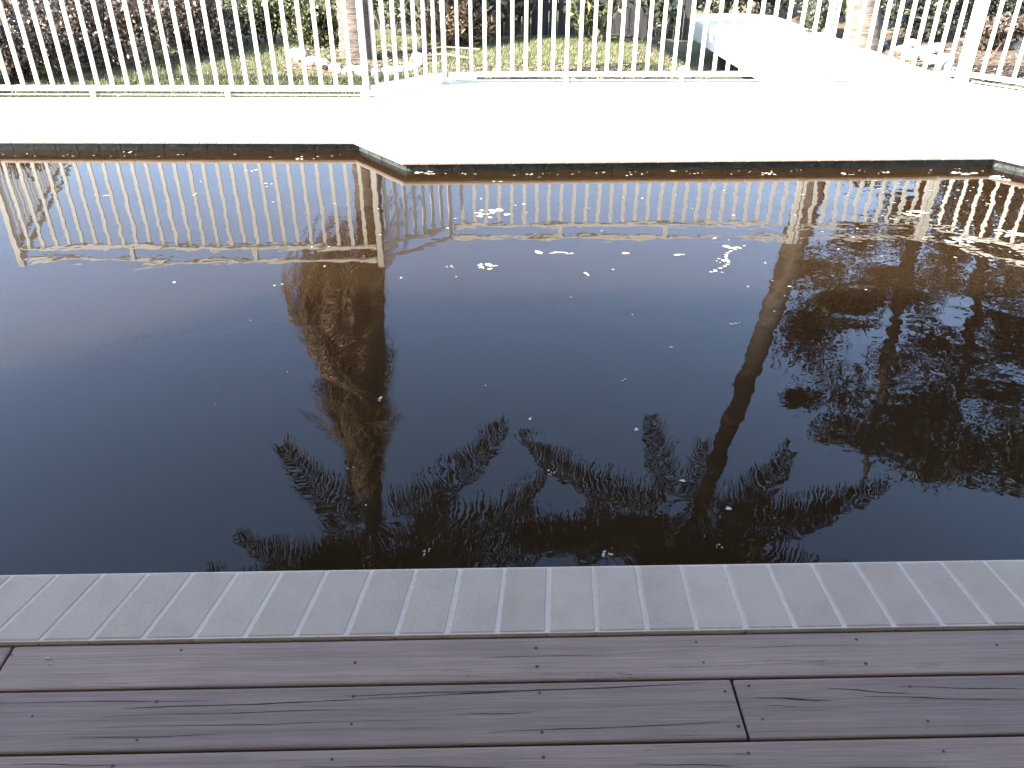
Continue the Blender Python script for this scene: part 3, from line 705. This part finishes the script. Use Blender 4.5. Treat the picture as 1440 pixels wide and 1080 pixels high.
lst = sorted([(4.15, 9.5, .09), (4.12, 9.15, .1), (4.22, 8.9, .11), (4.2, 8.55, .11), (4.4, 9.0, .08), (4.35, 9.4, .1), (4.6, 9.7, .09), (5.1, 9.95, .1), (5.5, 9.8, .11), (5.9, 9.95, .1), (4.05, 9.9, .08), (4.4, 9.9, .09)], key=lambda p: p[0])
for k, (x, y, s) in enumerate(lst):
    stone(x, y, s, ORD[k]+' pale stone from the left on the bed right of the walkway', 'stones on the right bed', k+1)
# fallen sticks in the palm bed
for x, y, dx, dy, r_, lb_ in ((-1.1, 9.35, .75, .12, .014, 'pale fallen stick lying behind the upright palm, upper one'), (-.95, 9.05, .5, -.06, .017, 'short pale fallen stick just right of the upright palm base'), (-1.95, 8.78, .85, -.22, .010, 'thin dark stick lying behind the ring stones before the upright palm')):
    o = MB().tube([(0, 0, .02), (dx*.5, dy*.5+.03, .045), (dx, dy, .02)], [r_, r_*.9, r_*.6], 7).build('fallen_stick', M_litter if 'pale' in lb_ else M_bark, None, True, loc=(x, y, gz(x, y)+.02)); tag(o, lb_, 'stick')

# ------------------------------------------------------------------ things floating on the pool
def flake(cx, cy, wx, wy, r, thick=.003, pcs=1):
    """irregular little crumpled patches spread through an ellipse wx x wy"""
    V = []; F = []
    for p in range(pcs):
        a = r.uniform(0, 6.28); q = math.sqrt(r.random())*(0 if pcs == 1 else .8)
        px, py = cx+wx*.5*q*math.cos(a), cy+wy*.5*q*math.sin(a)
        sc = 1 if pcs == 1 else r.uniform(.12, .34)
        sx, sy = wx*.5*sc, wy*.5*sc*(1 if pcs == 1 else .9); n = 11; rot = r.uniform(-.5, .5); b = len(V)
        ph = [r.uniform(0, 6.28) for _ in range(3)]
        for i in range(n):
            t = 6.2832*i/n; m = .62+.25*math.sin(2*t+ph[0])+.16*math.sin(3*t+ph[1])+r.uniform(-.12, .12)
            x, y = sx*m*math.cos(t), sy*m*math.sin(t); V.append((px+x*math.cos(rot)-y*math.sin(rot), py+x*math.sin(rot)+y*math.cos(rot), r.uniform(.0005, .0015)))
        V.append((px, py, thick*r.uniform(.6, 1.6)))
        F += [(b+i, b+(i+1) % n, b+n) for i in range(n)]
    return V, F
DEB = [(-.127, 4.699, .25, .19, 9, 'ring-shaped clump of white petals floating over the reflected fence pickets'), (-.11, 3.944, .15, .10, 7, 'compact white petal clump floating in the middle, below the reflected fence'),
 (1.19, 4.20, .16, .09, 5, 'white petals at the top of the trailing string of scum right of centre'), (1.08, 4.02, .11, .08, 4, 'white petals in the middle of the trailing string of scum right of centre'), (1.02, 3.88, .10, .035, 2, 'white sliver at the lower end of the trailing string of scum'),
 (.24, 4.111, .2, .05, 4, 'long thin white sliver floating just below the reflected fence'), (2.369, 4.72, .22, .13, 9, 'petal clump floating across the reflected double post at the right'), (2.422, 4.284, .20, .15, 9, 'petal clump floating below the right end of the reflected fence'), (2.75, 4.42, .25, .14, 9, 'scum clump on the right, by the reflected slanting fence rail'),
 (-2.708, 5.896, .09, .07, 2, 'cream fleck floating on the brown strip near the left of the far wall'), (-1.48, 5.774, .11, .10, 3, 'cream petals floating left of the stepped corner of the pool'), (-.567, 5.452, .17, .07, 6, 'cream petal group floating right after the stepped corner of the pool'), (-.095, 5.281, .094, .05, 2, 'cream fleck floating on the brown strip right of the stepped corner'),
 (1.677, 5.45, .13, .09, 4, 'yellowish petal patch floating by the far wall right of centre'), (-1.741, 5.50, .12, .07, 3, 'white petals floating over the tops of the reflected pickets at left'), (.14, 4.12, .057, .07, 1, 'small white petal floating beside the long white sliver'),
 (-.325, 3.924, .07, .05, 2, 'white petal pair left of the compact petal clump'), (.37, 3.851, .03, .06, 1, 'round white petal right of the compact petal clump'), (-1.13, 3.716, .048, .07, 2, 'white petals at the left edge of the reflected dead fronds'), (.594, 4.114, .08, .03, 1, 'short white sliver near the lower reflected rail, centre right'),
 (.871, 4.097, .083, .03, 1, 'white sliver left of the trailing string of scum'), (.978, 3.322, .12, .04, 3, 'faint petals floating left of the reflected leaning trunk'), (.436, 2.841, .07, .035, 2, 'small curled petal floating on the open dark blue water'), (.066, 2.563, .025, .03, 1, 'tiny petal floating in the middle of the dark water'),
 (.132, 2.241, .05, .05, 4, 'grey petal cluster floating on the reflected palm frond'), (-.55, 2.265, .06, .025, 2, 'white petals floating at the reflected crown of the upright palm'), (.618, 1.887, .035, .04, 3, 'curled pale petal near the near coping, right of centre'), (.565, 2.201, .045, .02, 1, 'pale oval leaf floating by the reflected leaning palm crown'),
 (.274, 1.849, .07, .05, 5, 'broken petals floating next to the near coping, centre'), (.449, 2.496, .04, .025, 1, 'white petal floating at the tip of the reflected frond'), (-.501, 2.7, .03, .03, 1, 'white petal floating low on the reflected dead fronds'), (2.197, 5.45, .12, .06, 3, 'cream petals floating by the far wall, right part'), (2.472, 5.50, .12, .05, 3, 'cream petals floating by the far wall next to the right corner'),
 (3.18, 5.38, .18, .14, 9, 'brownish scum patch collected in the right corner of the pool'), (3.0, 5.48, .22, .09, 9, 'cream scum patch left of the right pool corner'), (-2.484, 4.987, .05, .03, 1, 'small petal over the reflected pickets near the left edge'), (-1.642, 3.737, .028, .02, 1, 'tiny petal on open water left of the reflected palm'), (-1.563, 5.22, .09, .05, 3, 'petals floating over the reflected pickets left of the palm'), (1.049, 5.50, .1, .05, 3, 'cream petals floating by the middle of the far wall'), (1.103, 4.325, .03, .03, 1, 'small petal just above the trailing string of scum'), (-.251, 1.862, .045, .06, 4, 'broken grey petals floating at the near coping left of centre'), (.687, 2.061, .045, .022, 1, 'grey petal on the reflected crown of the leaning palm')]
rd = random.Random(5)
for x, y, wx, wy, pcs, lb_ in DEB:
    if y < 3: wx *= .8; wy *= .8
    V, F = flake(0, 0, wx, wy, rd, pcs=pcs if pcs == 1 else int(pcs*1.8))
    o = link('floating_petals', mesh('floating_petals', V, F), M_float, loc=(x, y, WZ+.001)); tag(o, lb_, 'floating petals', 'petals and flakes floating on the pool')
V = []; F = []
def add_fl(x, y, wx, wy):
    v_, f_ = flake(x, y, wx, wy, rd, .002); b = len(V); V.extend(v_); F.extend([tuple(b+i for i in t) for t in f_])
for k in range(70):                       # flecks drifted against the far wall
    x = rd.uniform(-3.6, 3.2); yw = 5.86 if x < -1.15 else 5.39+.04*x+.07
    if -1.2 < x < -.72: continue
    s = rd.uniform(.008, .032); add_fl(x, yw-abs(rd.gauss(0, .05))+.0, s, s*.5)
for k in range(70):
    y_ = 2+3.3*rd.random()**.6; x = rd.uniform(-.55, .6)*y_+.25; s = rd.uniform(.006, .022)*(.5+y_/6); add_fl(x, y_, s, s*.7)
for k in range(70):
    y_ = rd.uniform(4.0, 5.4); x = rd.gauss(2.8, .55); s = rd.uniform(.01, .035); add_fl(x, y_, s, s*.7)
for k in range(14):
    t = k/13; add_fl(1.02+.2*t+.03*math.sin(t*7), 3.9+.32*t, .025, .03)
tag(link('floating_flecks', mesh('floating_flecks', [(a, b, c+WZ+.001) for a, b, c in V], F), M_float), 'tiny pale flecks scattered over the pool water and along its far wall', 'flecks', kind='stuff')
# leaves and specks on the pale surround
for x, y, s, lb_ in ((2.72, 6.05, .045, 'small grey dry leaf on the white surround right of centre'), (.02, 6.55, .02, 'tiny dark leaf curl on the white surround near the middle')):
    V_, F_ = flake(0, 0, s*1.6, s, rd, .008); o = link('dry_leaf', mesh('dry_leaf', V_, F_), M_litter, loc=(x, y, .001)); tag(o, lb_, 'leaf')
